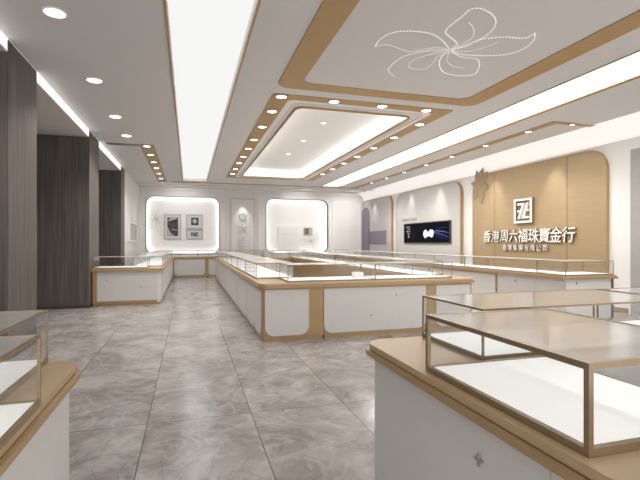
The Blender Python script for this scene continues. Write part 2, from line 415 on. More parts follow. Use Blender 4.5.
for x, lb in ((2.36, 'round downlight on the near side of the gold ring, left of the middle'), (3.25, 'round downlight on the near side of the gold ring, right of the middle'), (4.12, 'round downlight on the near side of the gold ring, by its right corner')):
    downlight(x, 7.135, CZ - 0.012, 0.105, lb, 'gold ring downlights', rim='bronze')
for i, y in enumerate([8.02, 9.18, 10.34, 11.49, 12.6, 13.7, 14.8]):
    downlight(4.48, y, CZ - 0.012, 0.105, 'round downlight on the right side of the gold ring, %s from the camera' % ORD[i], 'gold ring downlights', rim='bronze')
for i, y in enumerate([11.74, 12.84, 14.0, 15.1, 16.27, 17.5, 18.6]):
    downlight(-1.0, y, CZ - 0.012, 0.10, 'round downlight in the left gold ceiling strip, %s from the camera' % ORD[i], 'left strip downlights', rim='bronze')
downlight(7.45, 7.155, CZ - 0.012, 0.06, 'round downlight on the bent near end of the right gold strip', 'right strip downlights', rim='bronze')
for i, y in enumerate([7.87, 9.3, 10.76, 12.15, 13.6, 15.0, 16.4]):
    downlight(7.01, y, CZ - 0.012, 0.08, 'round downlight along the right gold ceiling strip, %s from the camera' % ORD[i], 'right strip downlights', rim='bronze')
for i, y in enumerate([9.4, 11.2, 13.0]):
    downlight(2.86, y, 4.06, 0.07, 'small white downlight inside the recessed tray, %s of three' % ['nearest', 'middle', 'farthest'][i], 'tray downlights', 'lens_small')

# beaded flower on the ceiling
FL = {'a':[(3.11, 4.82), (2.85, 4.6), (2.64, 4.51), (2.41, 4.52), (2.23, 4.61), (2.16, 4.79), (2.18, 5.0)],
'a2':[(2.18, 5.0), (2.3, 4.91), (2.48, 4.96), (2.66, 5.01), (2.77, 4.92), (2.92, 4.81), (3.11, 4.82)],
'b':[(3.11, 4.82), (2.91, 4.9), (2.76, 5.01), (2.64, 5.19), (2.62, 5.45), (2.67, 5.65), (2.85, 5.83)],
'b2':[(3.14, 4.86), (3.07, 5.01), (3.12, 5.22), (3.12, 5.46), (2.9, 5.47), (2.82, 5.28), (2.87, 5.12), (3.09, 4.85)],
'c':[(3.13, 4.84), (3.12, 5.0), (3.22, 5.24), (3.44, 5.48), (3.72, 5.53), (3.9, 5.4), (3.65, 4.99), (3.39, 4.97), (3.14, 4.85)],
'c2':[(3.14, 4.87), (3.24, 5.09), (3.44, 5.26), (3.65, 5.28)],
'd':[(3.13, 4.81), (3.24, 4.69), (3.3, 4.48), (3.53, 4.34), (3.77, 4.3), (3.8, 4.16)],
'd2':[(3.8, 4.16), (3.92, 4.32), (3.97, 4.56), (3.86, 4.75), (3.58, 4.86), (3.33, 4.89), (3.14, 4.84)],
'd3':[(3.14, 4.83), (3.39, 4.78), (3.49, 4.62), (3.54, 4.46)],
'e':[(3.12, 4.82), (3.09, 4.64), (2.82, 4.45), (2.77, 4.28), (2.78, 4.05), (2.77, 3.93), (2.86, 3.88), (3.04, 3.94), (3.19, 4.06), (3.28, 4.24), (3.29, 4.47), (3.22, 4.66), (3.12, 4.82)],
'e2':[(3.12, 4.77), (3.17, 4.63), (3.17, 4.44), (3.06, 4.27), (2.92, 4.16)]}
fl = thing('bead_flower', 'large white beaded five-petal flower ornament inside the near gold ceiling frame', 'ornament', (3.12, 4.83, CZ))
for petal in 'abcde':
    bm = bmesh.new()
    for k, pts in FL.items():
        if k[0] != petal: continue
        inner = k in ('b2', 'c2', 'd3', 'e2', 'a2')
        path = smooth_path([(x, y, CZ - 0.009) for x, y in pts], 8)
        d = 0.0; step = 0.024 if inner else 0.040
        last = path[0]
        acc = step
        for p in path[1:]:
            seg = (p - last).length
            while acc <= seg and seg > 1e-6:
                q = last.lerp(p, acc / seg)
                r = (0.0046 if inner else 0.0082)
                bmesh.ops.create_icosphere(bm, subdivisions=1, radius=r, matrix=Matrix.Translation(q - Vector(fl.location)))
                acc += step
            acc -= seg; last = p
        tube_bm(bm, [p - Vector(fl.location) for p in path[::2]], 0.0014, 4)
    mesh_obj('petal', bm, 'bead', fl, True)

# ------------------------------------------------------------------ counters and cases
LAST = [None]
def cabinet(x0, y0, x1, y1, label, group, faces='', body='gold', corners=(0, 0, 0, 0), r=0.09, emb=(), ztop=0.756, gap=0.085, cr=0.13, plinth='gold', zlow=0.075):
    """one cabinet unit; faces lists (side, u0, u1) white rounded front panels; emb lists (side, u, z)"""
    t = thing('counter_cabinet', label, 'cabinet', ((x0 + x1) / 2, (y0 + y1) / 2, 0), group); LAST[0] = t.name
    o = t.location
    g = 0.002
    plate('body', [rrect(x0 + g, y0 + g, x1 - g, y1 - g, r, corners)], 0.05, ztop, shift(FLAT, o), body, t)
    plate('plinth', [rrect(x0 + 0.012, y0 + 0.012, x1 - 0.012, y1 - 0.012, r, corners)], 0.0, 0.05, shift(FLAT, o), plinth, t)
    def fn(side):
        return {'-y': lambda u, v, w: (u, y0 - w, v), '+y': lambda u, v, w: (u, y1 + w, v),
                '-x': lambda u, v, w: (x0 - w, u, v), '+x': lambda u, v, w: (x1 + w, u, v)}[side]
    for side, u0, u1 in faces:
        plate('front_panel', [rrect(u0, zlow, u1, ztop - 0.03, cr, (1, 1, 0, 0))], -0.001, 0.008, shift(fn(side), o), 'cab', t)
    for side, u, z in emb:
        # four-petal star emblem
        pts = []
        for k in range(16):
            a = 2 * math.pi * k / 16; rr = [0.026, 0.012, 0.007, 0.012][k % 4]
            pts.append((u + rr * math.cos(a), z + rr * math.sin(a)))
        plate('emblem', [pts], 0.0, 0.0105, shift(fn(side), o), 'emblem', t)
    return t

def countertop(loops_full, loops_inset, label):
    o = (loops_full[0][0][0], loops_full[0][0][1], 0.757)
    t = thing('gold_countertop', label, 'countertop', o, 'gold countertops')
    plate('lower_band', loops_full, 0.757, 0.784, shift(FLAT, o), 'gold', t)
    plate('groove', loops_inset, 0.784, 0.790, shift(FLAT, o), 'bronze', t)
    plate('slab', [rr for rr in loops_inset], 0.790, CT, shift(FLAT, o), 'gold_top', t)
    return t

def ring_loops(x0, y0, x1, y1, hole, r=0.13, mask=(1, 1, 1, 1), ins=0.018):
    full = [rrect(x0, y0, x1, y1, r, mask)]; inset = [rrect(x0 + ins, y0 + ins, x1 - ins, y1 - ins, r, mask)]
    if hole: full.append(rrect(*hole)); inset.append(rrect(*hole))
    return full, inset

def case(x0, y0, x1, y1, label, group, bar=0.011):
    g = 0.003
    x0 += g; y0 += g; x1 -= g; y1 -= g
    t = thing('glass_display_case', label, 'display case', ((x0 + x1) / 2, (y0 + y1) / 2, CT), group); o = t.location
    z0, z1 = CT + 0.0015, GT
    boxes('base_rim', [(x0, y0, z0, x1, y0 + bar, z0 + 0.022), (x0, y1 - bar, z0, x1, y1, z0 + 0.022), (x0, y0 + bar, z0, x0 + bar, y1 - bar, z0 + 0.022), (x1 - bar, y0 + bar, z0, x1, y1 - bar, z0 + 0.022)], 'frame', t, o)
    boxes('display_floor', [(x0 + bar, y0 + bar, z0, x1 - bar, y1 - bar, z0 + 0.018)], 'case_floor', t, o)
    b = bar * 0.8
    boxes('frame', [(x0, y0, z1 - b, x1, y0 + b, z1), (x0, y1 - b, z1 - b, x1, y1, z1), (x0, y0 + b, z1 - b, x0 + b, y1 - b, z1), (x1 - b, y0 + b, z1 - b, x1, y1 - b, z1)]
          + [(px, py, z0 + 0.022, px + b, py + b, z1 - b) for px in (x0, x1 - b) for py in (y0, y1 - b)], 'frame', t, o)
    e = 0.004; zb, zt = z0 + 0.022, z1 - b
    for p in ((x0 + b, y0 + e, zb, x1 - b, y0 + e + 0.001, zt), (x0 + b, y1 - e - 0.001, zb, x1 - b, y1 - e, zt),
              (x0 + e, y0 + b, zb, x0 + e + 0.001, y1 - b, zt), (x1 - e - 0.001, y0 + b, zb, x1 - e, y1 - b, zt)):
        bm = bmesh.new()
        dx, dy = p[3] - p[0], p[4] - p[1]
        if dx > dy: q = [(p[0], p[1], p[2]), (p[3], p[1], p[2]), (p[3], p[1], p[5]), (p[0], p[1], p[5])]
        else: q = [(p[0], p[1], p[2]), (p[0], p[4], p[2]), (p[0], p[4], p[5]), (p[0], p[1], p[5])]
        bm.faces.new([bm.verts.new(Vector(c) - Vector(o)) for c in q])
        mesh_obj('glass_pane', bm, 'glass', t)
    bm = bmesh.new()
    q = [(x0 + b, y0 + b, z1 - 0.002), (x1 - b, y0 + b, z1 - 0.002), (x1 - b, y1 - b, z1 - 0.002), (x0 + b, y1 - b, z1 - 0.002)]
    bm.faces.new([bm.verts.new(Vector(c) - Vector(o)) for c in q])
    mesh_obj('glass_top', bm, 'glass_top', t)
    return t

def splits(a, b, n): return [(a + (b - a) * i / n, a + (b - a) * (i + 1) / n) for i in range(n)]

# --- centre island (a ring of cabinets)
IX0, IY0, IX1, IY1 = 0.98, 6.18, 4.42, 17.2; D = 0.68
G = 'cabinets of the centre island'
fx = [IX0, 1.77, 3.645, IX1]
cabinet(IX0, IY0, 1.885, IY0 + D, 'white panelled cabinet at the near left corner of the centre island', G,
        [('-y', IX0 + 0.045, 1.66), ('-x', IY0 + 0.06, IY0 + D - 0.003)], corners=(1, 0, 0, 0), r=0.05)
cabinet(1.885, IY0, 3.56, IY0 + D, 'wide white panelled cabinet in the middle of the centre island front', G,
        [('-y', 1.89, 3.555)], emb=[('-y', 2.63, 0.30), ('-y', 3.05, 0.60)])
cabinet(3.56, IY0, IX1, IY0 + D, 'white panelled cabinet at the near right corner of the centre island', G,
        [('-y', 3.74, IX1 - 0.06)], corners=(0, 1, 0, 0), r=0.05)
ys = [(IY0 + D, 7.80)] + splits(7.80, IY1, 6)
nm = ['first', 'second', 'third', 'fourth', 'fifth', 'sixth', 'seventh']
for i, (a, b) in enumerate(ys):
    cabinet(IX0, a, IX0 + D, b, 'white panelled cabinet on the aisle side of the centre island, %s behind the corner' % nm[i], G, [('-x', a + (0.003 if i == 0 else 0.025), b - 0.025)], cr=0.10)
for i, (a, b) in enumerate(ys):
    cabinet(IX1 - D, a, IX1, b, 'white panelled cabinet on the sign side of the centre island, %s behind the corner' % nm[i], G, [('+x', a + 0.03, b - 0.03)])
xs = splits(IX0 + D, IX1 - D, 2)
for i, (a, b) in enumerate(xs):
    cabinet(a, IY1 - D, b, IY1, 'white panelled cabinet across the far end of the centre island, %s of two' % ['left', 'right'][i], G, [('+y', a + 0.03, b - 0.03)])
f, s_ = ring_loops(IX0 - 0.055, IY0 - 0.055, IX1 + 0.055, IY1 + 0.055, (IX0 + D, IY0 + D, IX1 - D, IY1 - D))
countertop(f, s_, 'gold ring countertop of the large centre island')
G = 'glass cases on the centre island'
case(1.37, 6.28, 2.75, 6.90, 'long glass case on the left half of the centre island front', G)
case(2.75, 6.28, 4.10, 6.90, 'long glass case on the right half of the centre island front', G)
ysc = splits(7.0, 17.1, 7)
for i, (a, b) in enumerate(ysc):
    case(IX0 + 0.035, a, IX0 + D - 0.03, b, 'glass case along the aisle side of the centre island, %s from the near corner' % nm[i], G)
for i, (a, b) in enumerate(ysc):
    case(IX1 - D + 0.03, a, IX1 - 0.035, b, 'glass case along the sign side of the centre island, %s from the near corner' % nm[i], G)
for i, (a, b) in enumerate(splits(IX0 + D + 0.02, IX1 - D - 0.02, 2)):
    case(a, IY1 - D + 0.03, b, IY1 - 0.03, 'glass case across the far end of the centre island, %s of two' % ['left', 'right'][i], G)
# little white display block in the front case
t = thing('display_block', 'small white jewellery display block inside the left front case of the centre island', 'display stand', (2.56, 6.6, CT + 0.0195)); o = t.location
boxes('block', [(2.50, 6.5, CT + 0.0195, 2.64, 6.66, CT + 0.11)], 'letter_white', t, o)
boxes('base', [(2.48, 6.48, CT + 0.0195, 2.66, 6.495, CT + 0.03)], 'letter_white', t, o)

# --- near right island
RX0, RY0, RX1, RY1 = 1.02, 0.34, 3.45, 2.42
G = 'cabinets of the near right island'
cabinet(RX0, RY0, RX0 + D, 1.06, 'white cabinet at the front of the near right island, closest to the camera', G, body='cab', corners=(1, 0, 0, 0), emb=[])
cabinet(RX0, 1.06, RX0 + D, RY1, 'white cabinet at the far left corner of the near right island', G, body='cab', corners=(0, 0, 0, 1), emb=[('-x', 1.385, 0.607)])
cabinet(RX0 + D, RY1 - 0.58, RX1, RY1, 'white cabinet along the far side of the near right island', G, body='cab', corners=(0, 0, 1, 0))
cabinet(RX0 + D, RY0, RX1, RY0 + 0.58, 'white cabinet along the camera side of the near right island', G, body='cab', corners=(0, 1, 0, 0))
cabinet(RX1 - D, RY0 + 0.58, RX1, RY1 - 0.58, 'white cabinet on the right side of the near right island', G, body='cab')
f, s_ = ring_loops(RX0 - 0.045, RY0 - 0.045, RX1 + 0.045, RY1 + 0.045, (RX0 + D, RY0 + 0.58, RX1 - D, RY1 - 0.58), 0.12)
countertop(f, s_, 'gold countertop of the large near right island')
G = 'glass cases on the near right island'
case(1.025, 0.93, 1.70, 1.79, 'large empty glass case in the foreground on the near right island', G, 0.021)
case(1.37, 1.84, 2.72, 2.43, 'glass case along the far side of the near right island, behind the foreground case', G, 0.012)
case(2.74, 0.93, 3.42, 2.43, 'glass case on the right side of the near right island', G, 0.012)
case(1.37, 0.32, 2.9, 0.88, 'glass case along the camera side of the near right island', G, 0.012)

# --- near left island
LX0, LY0, LX1, LY1 = -2.9, 0.34, -0.54, 2.42
G = 'cabinets of the near left island'
cabinet(LX1 - D, LY0, LX1, 1.06, 'white cabinet of the near left island, closest to the camera', G, body='cab', corners=(0, 1, 0, 0))
cabinet(LX1 - D, 1.06, LX1, LY1, 'white cabinet at the far right corner of the near left island', G, body='cab', corners=(0, 0, 1, 0))
cabinet(LX0, LY1 - 0.58, LX1 - D, LY1, 'white cabinet along the far side of the near left island', G, body='cab', corners=(0, 0, 0, 1))
f, s_ = ring_loops(LX0 - 0.045, LY0 - 0.045, LX1 + 0.045, LY1 + 0.045, (LX0 + D, LY0 + 0.58, LX1 - D, LY1 - 0.58), 0.12)
countertop(f, s_, 'gold countertop of the near left island')
G = 'glass cases on the near left island'
case(-1.20, 0.93, -0.50, 1.79, 'glass case in the foreground on the near left island', G, 0.013)
case(-2.3, 1.84, -0.65, 2.43, 'glass case along the far side of the near left island, behind the foreground case', G, 0.012)

# --- left counter, back counter and right counter round the walls
W = 0.70
G = 'cabinets of the left counter'
cabinet(-2.03, 10.72, -0.62, 10.72 + W, 'white panelled cabinet at the near end of the left counter beside the pillar', G,
        [], body='cab', emb=[('-y', -1.75, 0.57), ('-y', -1.04, 0.40)], corners=(0, 1, 0, 0), r=0.07)
lc = bpy.data.objects[LAST[0]]
boxes('gold_stile', [(-2.028, 10.712, 0.05, -1.94, 10.722, 0.755), (-1.94, 10.712, 0.05, -0.70, 10.722, 0.10)], 'gold', lc, lc.location)
yl = splits(10.72 + W, 18.6, 5)
for i, (a, b) in enumerate(yl):
    cabinet(-0.62 - W, a, -0.62, b, 'white panelled cabinet on the long aisle side of the left counter, %s behind the corner' % nm[i], G, [('+x', a + 0.03, b - 0.03)], cr=0.10)
G = 'cabinets of the back counter'
BX = [-1.32, 0.72, 2.4, 4.2, 6.18]
bl = ['left', 'middle left', 'middle right', 'right']
for i, (a, b) in enumerate(zip(BX, BX[1:])):
    lo = -0.58 if i == 0 else a + 0.05
    cabinet(a, 18.6, b, 18.6 + W, 'white panelled cabinet in the back counter, %s unit under the lit wall' % bl[i], G, [('-y', lo, b - (0.10 if i == 0 else 0.05))], emb=[('-y', 0.2, 0.55)] if i == 0 else [])
G = 'cabinets of the right counter'
cabinet(6.22, 6.10, 7.28, 6.10 + W, 'white panelled cabinet at the near end of the right counter', G, [], body='cab', emb=[('-y', 6.45, 0.69)])
boxes('end_stile', [(7.225, 6.094, 0.05, 7.279, 6.101, 0.755)], 'bronze', bpy.data.objects[LAST[0]], bpy.data.objects[LAST[0]].location)
yr = [6.80, 7.86, 10.6, 13.3, 16.0, 18.6]
for i, (a, b) in enumerate(zip(yr, yr[1:])):
    cabinet(6.22, a, 6.22 + W, b, 'white panelled cabinet on the long side of the right counter, %s behind its near end' % nm[i], G, [] if i == 0 else [('-x', a + 0.07, b - 0.04)], body='cab' if i == 0 else 'gold',
            emb=[('-x', 7.32, 0.64)] if i == 0 else [])
cabinet(6.18, 18.6, 6.92, 18.6 + W, 'white panelled corner cabinet where the back and right counters meet', G)
# one continuous top along three walls
e = 0.055
full = [(-2.045, 10.72 - e)] + [(-0.62 + e - 0.1 + 0.1 * math.sin(a), 10.72 - e + 0.1 - 0.1 * math.cos(a)) for a in [math.pi / 2 * k / 6 for k in range(7)]] + \
       [(-0.62 + e, 18.6 - e), (6.22 - e, 18.6 - e), (6.22 - e, 6.10 - e + 0.06), (6.22 - e + 0.06, 6.10 - e), (7.28 + e, 6.10 - e), (7.28 + e, 6.80 + e), (6.92 + e, 6.80 + e), (6.92 + e, 19.3), (-1.32, 19.3), (-1.32, 11.45), (-2.045, 11.45)]
i_ = 0.018
ins = [(-2.044, 10.72 - e + i_)] + [(-0.62 + e - i_ - 0.1 + 0.1 * math.sin(a), 10.72 - e + i_ + 0.1 - 0.1 * math.cos(a)) for a in [math.pi / 2 * k / 6 for k in range(7)]] + \
      [(-0.62 + e - i_, 18.6 - e + i_), (6.22 - e + i_, 18.6 - e + i_), (6.22 - e + i_, 6.10 - e + i_ + 0.06), (6.22 - e + i_ + 0.06, 6.10 - e + i_), (7.28 + e - i_, 6.10 - e + i_), (7.28 + e - i_, 6.80 + e - i_), (6.92 + e - i_, 6.80 + e - i_), (6.92 + e - i_, 19.29), (-1.31, 19.29), (-1.31, 11.44), (-2.04, 11.44)]
countertop([full], [ins], 'long gold countertop running along the left, back and right sides of the shop')
G = 'glass cases on the left counter'
case(-2.02, 10.75, -0.90, 11.40, 'glass case at the near end of the left counter, beside the pillar', G)
for i, (a, b) in enumerate(splits(11.44, 18.6, 5)):
    case(-1.28, a, -0.62, b, 'glass case on the long aisle side of the left counter, %s from the near end' % nm[i], G)
G = 'glass cases on the back counter'
for i, (a, b) in enumerate(zip([-1.28, 0.35, 1.9, 3.45, 4.9, 6.2], [0.35, 1.9, 3.45, 4.9, 6.2])):
    case(a, 18.63, b, 19.27, 'glass case on the back counter, %s from the left end' % nm[i], G)
G = 'glass cases on the right counter'
case(6.20, 6.09, 7.28, 6.74, 'glass case at the near end of the right counter in front of the sign', G)
yq = [6.76, 9.0, 11.4, 13.8, 16.2, 18.6]
for i, (a, b) in enumerate(zip(yq, yq[1:])):
    case(6.20, a, 6.86, b, 'glass case on the long side of the right counter, %s behind its near end' % nm[i], G)

# ------------------------------------------------------------------ back wall
def niche(rc, label):
    x0, z0, x1, z1 = rc
    t = thing('lit_wall_niche', label, 'wall niche', ((x0 + x1) / 2, YB, z0), 'glowing niches in the back wall'); o = t.location
    plate('back_panel', [rrect(x0 - 0.2, z0 - 0.2, x1 + 0.2, z1 + 0.2)], -0.36, -0.34, shift(BACK, o), 'niche', t)
    plate('reveal', [rrect(x0, z0, x1, z1, 0.36), rrect(x0 + 0.012, z0 + 0.012, x1 - 0.012, z1 - 0.012, 0.35)], -0.158, 0.045, shift(BACK, o), 'dark', t)
    plate('side_box', [rrect(x0 - 0.2, z0 - 0.2, x1 + 0.2, z1 + 0.2), rrect(x0 - 0.19, z0 - 0.19, x1 + 0.19, z1 + 0.19)], -0.34, -0.165, shift(BACK, o), 'niche', t)
    plate('light_strip', [rrect(x0 - 0.10, z0 - 0.10, x1 + 0.10, z1 + 0.10, 0.42), rrect(x0 - 0.02, z0 - 0.02, x1 + 0.02, z1 + 0.02, 0.37)], -0.20, -0.175, shift(BACK, o), 'led_niche', t)
niche(N1, 'glowing rounded white wall niche with three framed pictures')
niche(N2, 'glowing rounded white wall niche with a pale shelf box, right of the vertical lettering')

def picture(x0, z0, x1, z1, ix0, iz0, ix1, iz1, label, art):
    t = thing('framed_picture', label, 'picture', ((x0 + x1) / 2, YB + 0.34, z0), 'framed pictures in the left niche'); o = t.location
    plate('frame', [rrect(x0, z0, x1, z1), rrect(x0 + 0.045, z0 + 0.045, x1 - 0.045, z1 - 0.045)], -0.339, -0.27, shift(BACK, o), 'pic_frame', t)
    plate('mount', [rrect(x0 + 0.045, z0 + 0.045, x1 - 0.045, z1 - 0.045)], -0.339, -0.30, shift(BACK, o), 'mat', t)
    plate('artwork', [rrect(ix0, iz0, ix1, iz1)], -0.30, -0.294, shift(BACK, o), 'ink', t)
    bm = bmesh.new()
    for lp in art: plate_bm([lp], -0.294, -0.290, shift(BACK, o), bm)
    mesh_obj('art_shape', bm, 'pic_frame', t)
def ell(cx, cz, a, b, n=20, ph=0): return [(cx + a * math.cos(ph + 2 * math.pi * k / n), cz + b * math.sin(ph + 2 * math.pi * k / n)) for k in range(n)]
picture(-1.07, 1.55, -0.34, 2.66, -0.93, 1.69, -0.47, 2.52, 'tall framed black picture, largest of the three in the left niche',
        [[(-0.92, 2.35), (-0.78, 2.5), (-0.60, 2.51), (-0.49, 2.44), (-0.62, 2.44), (-0.8, 2.38)], [(-0.92, 1.71), (-0.62, 1.71), (-0.78, 1.82), (-0.86, 1.98), (-0.92, 2.1)], [(-0.75, 1.98), (-0.5, 1.93), (-0.5, 1.96), (-0.72, 2.02)]])
picture(-0.13, 2.03, 0.60, 2.67, 0.09, 2.18, 0.42, 2.53, 'small framed picture with black square, upper right in the left niche', [ell(0.25, 2.37, 0.09, 0.10)])
picture(-0.13, 1.56, 0.60, 1.99, 0.09, 1.68, 0.40, 1.86, 'low wide framed picture, bottom right in the left niche', [rrect(0.13, 1.70, 0.20, 1.77), rrect(0.30, 1.72, 0.38, 1.80), rrect(0.17, 1.80, 0.27, 1.85)])

def relief_flower(name, label, wall, cx, cz, w, mat, sc_, arcs, r=0.012):
    fn = {'back': BACK, 'right': RIGHT}[wall]
    o = Vector(fn(cx, cz, w))
    t = thing(name, label, 'wall relief', o)
    for a0, L, bend, wid in arcs:
        bm = bmesh.new()
        outline = []
        for sgn in (1, -1):
            pts = []; flat = []
            for k in range(11):
                q = k / 10
                off = sgn * wid * math.sin(math.pi * q) + bend * q * q
                a = math.radians(a0)
                u = cx + sc_ * (L * q * math.cos(a) - off * math.sin(a)); v = cz + sc_ * (L * q * math.sin(a) + off * math.cos(a))
                pts.append(Vector(fn(u, v, w)) - o); flat.append((u, v))
            outline.append(flat)
            if wall == 'right': continue
            tube_bm(bm, pts, [r * (1.0 - 0.6 * k / 10) for k in range(11)], 6)
        if wall == 'right':      # flat filled petals, each a little above the last
            lay = 0.0015 * len(t.children)
            plate_bm([outline[0] + outline[1][-2:0:-1]], w - 0.006, w + 0.002 + lay, shift(fn, o), bm)
        mesh_obj('petal', bm, mat, t, wall != 'right')
relief_flower('flower_relief', 'pale line flower relief on the left niche, beside the tall picture', 'back', -1.38, 2.42, -0.33, 'relief', 1.0,
              [(35, 1.2, -0.45, 0.10), (75, 0.40, 0.05, 0.07), (110, 0.45, 0.08, 0.07), (150, 0.42, 0.05, 0.07), (190, 0.40, 0.0, 0.06), (235, 0.55, -0.05, 0.08), (280, 0.75, 0.1, 0.09), (325, 0.4, 0.0, 0.05)], 0.010)
relief_flower('flower_relief', 'pale line flower relief low on the right niche, under the tiny picture', 'back', 5.72, 1.45, -0.33, 'relief', 1.0,
              [(10, 0.42, 0.05, 0.06), (48, 0.60, 0.05, 0.08), (85, 0.40, 0.0, 0.06), (125, 0.42, 0.0, 0.06), (165, 0.95, 0.35, 0.07), (205, 0.5, 0.05, 0.07), (300, 0.4, 0.0, 0.05)], 0.010)
# pale shelf box and tiny picture in the right niche
t = thing('shelf_box', 'pale box shelf with white top against the right niche', 'shelf', (4.6, YB + 0.34, 1.0)); o = t.location
plate('box_body', [rrect(4.08, 0.98, 5.12, 2.14, 0.08, (0, 0, 1, 1))], -0.339, -0.23, shift(BACK, o), 'niche', t)
plate('top', [rrect(4.13, 2.14, 5.10, 2.19)], -0.339, -0.21, shift(BACK, o), 'letter_white', t)
plate('groove', [rrect(4.12, 1.80, 5.10, 1.815)], -0.24, -0.228, shift(BACK, o), 'relief', t)
t = thing('framed_picture', 'tiny grey framed picture in the right niche above the flower', 'picture', (5.58, YB + 0.34, 1.74)); o = t.location
plate('frame', [rrect(5.36, 1.76, 5.80, 2.13)], -0.339, -0.29, shift(BACK, o), 'pic_frame', t)
plate('artwork', [rrect(5.40, 1.80, 5.62, 2.09)], -0.29, -0.285, shift(BACK, o), 'bronze', t)

# centre lettered panel
t = thing('lettered_wall_panel', 'tall white moulded wall panel with vertical raised characters between the niches', 'wall panel', (2.37, YB, 0.4)); o = t.location
plate('outer_moulding', [rrect(1.60, 0.4, 3.12, 3.64), rrect(1.66, 0.46, 3.06, 3.58)], 0.0, 0.04, shift(BACK, o), 'wall', t)
plate('inner_moulding', [rrect(1.80, 0.6, 2.94, 3.44), rrect(1.85, 0.65, 2.89, 3.39)], 0.0, 0.03, shift(BACK, o), 'relief', t)
plate('field', [rrect(1.85, 0.65, 2.89, 3.39)], 0.0, 0.015, shift(BACK, o), 'wall', t)
Mo = Matrix.Translation(-Vector(o))
for ch, z, s in (('合', 2.66, 0.36), ('六', 2.08, 0.46), ('金', 1.50, 0.50)):
    text_mesh('character', ch, s, 0.03, 'letter_white', t, Mo @ wall_matrix('back', 2.37, z, 0.046), offset=0.004)
# plain moulded panel at the right end of the back wall
t = thing('moulded_wall_panel', 'plain pale grey rounded wall panel at the right end of the back wall', 'wall panel', (7.45, YB, 0.4)); o = t.location
plate('moulding', [rrect(6.74, 0.4, 8.14, 3.44, 0.25, (0, 0, 1, 1)), rrect(6.79, 0.45, 8.09, 3.39, 0.21, (0, 0, 1, 1))], 0.0, 0.04, shift(BACK, o), 'letter_white', t)
plate('field', [rrect(6.79, 0.45, 8.09, 3.39, 0.21, (0, 0, 1, 1))], 0.0, 0.02, shift(BACK, o), 'wall', t)

# picture on the white left wall
t = thing('louvred_panel', 'small grey ribbed wall panel on the far white left wall', 'wall panel', (XL, 18.1, 1.47)); o = t.location
plate('frame', [rrect(16.8, 1.45, 19.3, 2.14), rrect(16.95, 1.49, 19.2, 2.10)], 0.0, 0.05, shift(LEFT, o), 'letter_white', t)
bm = bmesh.new()
for a, b in splits(16.95, 19.2, 6): plate_bm([rrect(a + 0.02, 1.49, b - 0.02, 2.10)], 0.0, 0.03, shift(LEFT, o), bm)
mesh_obj('ribs', bm, 'panel', t)

# ------------------------------------------------------------------ right wall
def wall_panel(y0, y1, z0, z1, r, label, face, edge, dep=0.10):
    t = thing('feature_wall_panel', label, 'wall panel', (XR, (y0 + y1) / 2, z0), 'rounded panels on the right wall'); o = t.location
    plate('edge_band', [rrect(y0, z0, y1, z1, r, (0, 0, 1, 1)), rrect(y0 + 0.012, z0 + 0.012, y1 - 0.012, z1 - 0.012, r - 0.012, (0, 0, 1, 1))], 0.0, dep, shift(RIGHT, o), edge, t)
    plate('face', [rrect(y0 + 0.012, z0 + 0.012, y1 - 0.012, z1 - 0.012, r - 0.012, (0, 0, 1, 1))], 0.0, dep - 0.01, shift(RIGHT, o), face, t)
    return t, o
t, o = wall_panel(7.04, 11.52, 0.35, 3.38, 0.46, 'wide gold rounded sign panel on the right wall', 'sign_gold', 'gold', 0.07)
for y in (8.04, 10.53):
    plate('seam', [rrect(y - 0.012, 0.4, y + 0.012, 3.34)], 0.058, 0.0615, shift(RIGHT, o), 'logo_back', t)
sw = 0.06
# sign lettering
t = thing('sign_lettering', 'large raised ivory Chinese characters in one row on the gold panel', 'sign', (XR - sw, 9.36, 1.42)); o = t.location; Mo = Matrix.Translation(-Vector(o))
txt = '香港周六福珠寶金行'
for i, ch in enumerate(txt):
    y = 10.95 - 0.353 * (i + 0.5)
    text_mesh('character', ch, 0.375 if i >= 4 else 0.35, 0.025, 'letters', t, Mo @ wall_matrix('right', y, 1.58 if i >= 4 else 1.575, sw + 0.035), offset=0.0 if ch in '港周' else 0.002, shear=0.12, side='logo_back')
t = thing('sign_lettering', 'small raised ivory Chinese characters under the large sign lettering', 'sign', (XR - sw, 9.3, 1.17)); o = t.location; Mo = Matrix.Translation(-Vector(o))
for i, ch in enumerate('香港集團有限公司'):
    text_mesh('character', ch, 0.17, 0.018, 'letters', t, Mo @ wall_matrix('right', 10.06 - 0.203 * i, 1.265, sw + 0.03), offset=0.0, side='logo_back')
# square emblem
ly, lz, lh = 9.345, 2.21, 0.31
t = thing('sign_emblem', 'square ivory emblem with angular letters above the sign lettering', 'sign', (XR - sw, ly, lz - lh)); o = t.location
plate('ground', [rrect(ly - lh + 0.01, lz - lh + 0.01, ly + lh - 0.01, lz + lh - 0.01)], sw, sw + 0.03, shift(RIGHT, o), 'logo_back', t)
plate('border', [rrect(ly - lh, lz - lh, ly + lh, lz + lh), rrect(ly - lh + 0.055, lz - lh + 0.055, ly + lh - 0.055, lz + lh - 0.055)], sw + 0.07, sw + 0.09, shift(RIGHT, o), 'letters', t)
plate('border_side', [rrect(ly - lh, lz - lh, ly + lh, lz + lh), rrect(ly - lh + 0.055, lz - lh + 0.055, ly + lh - 0.055, lz + lh - 0.055)], sw, sw + 0.07, shift(RIGHT, o), 'logo_back', t)
bm = bmesh.new()
def stroke(pts):     # emblem coordinates: x to the right as seen from the room, unit half size
    for sg in (1, -1):
        plate_bm([[(ly - sg * x * lh, lz + sg * z * lh) for x, z in pts]], sw + 0.025, sw + 0.08, shift(RIGHT, o), bm)
stroke([(-0.64, 0.64), (0.16, 0.64), (-0.42, -0.66), (-0.60, -0.66), (-0.10, 0.47), (-0.64, 0.47)])
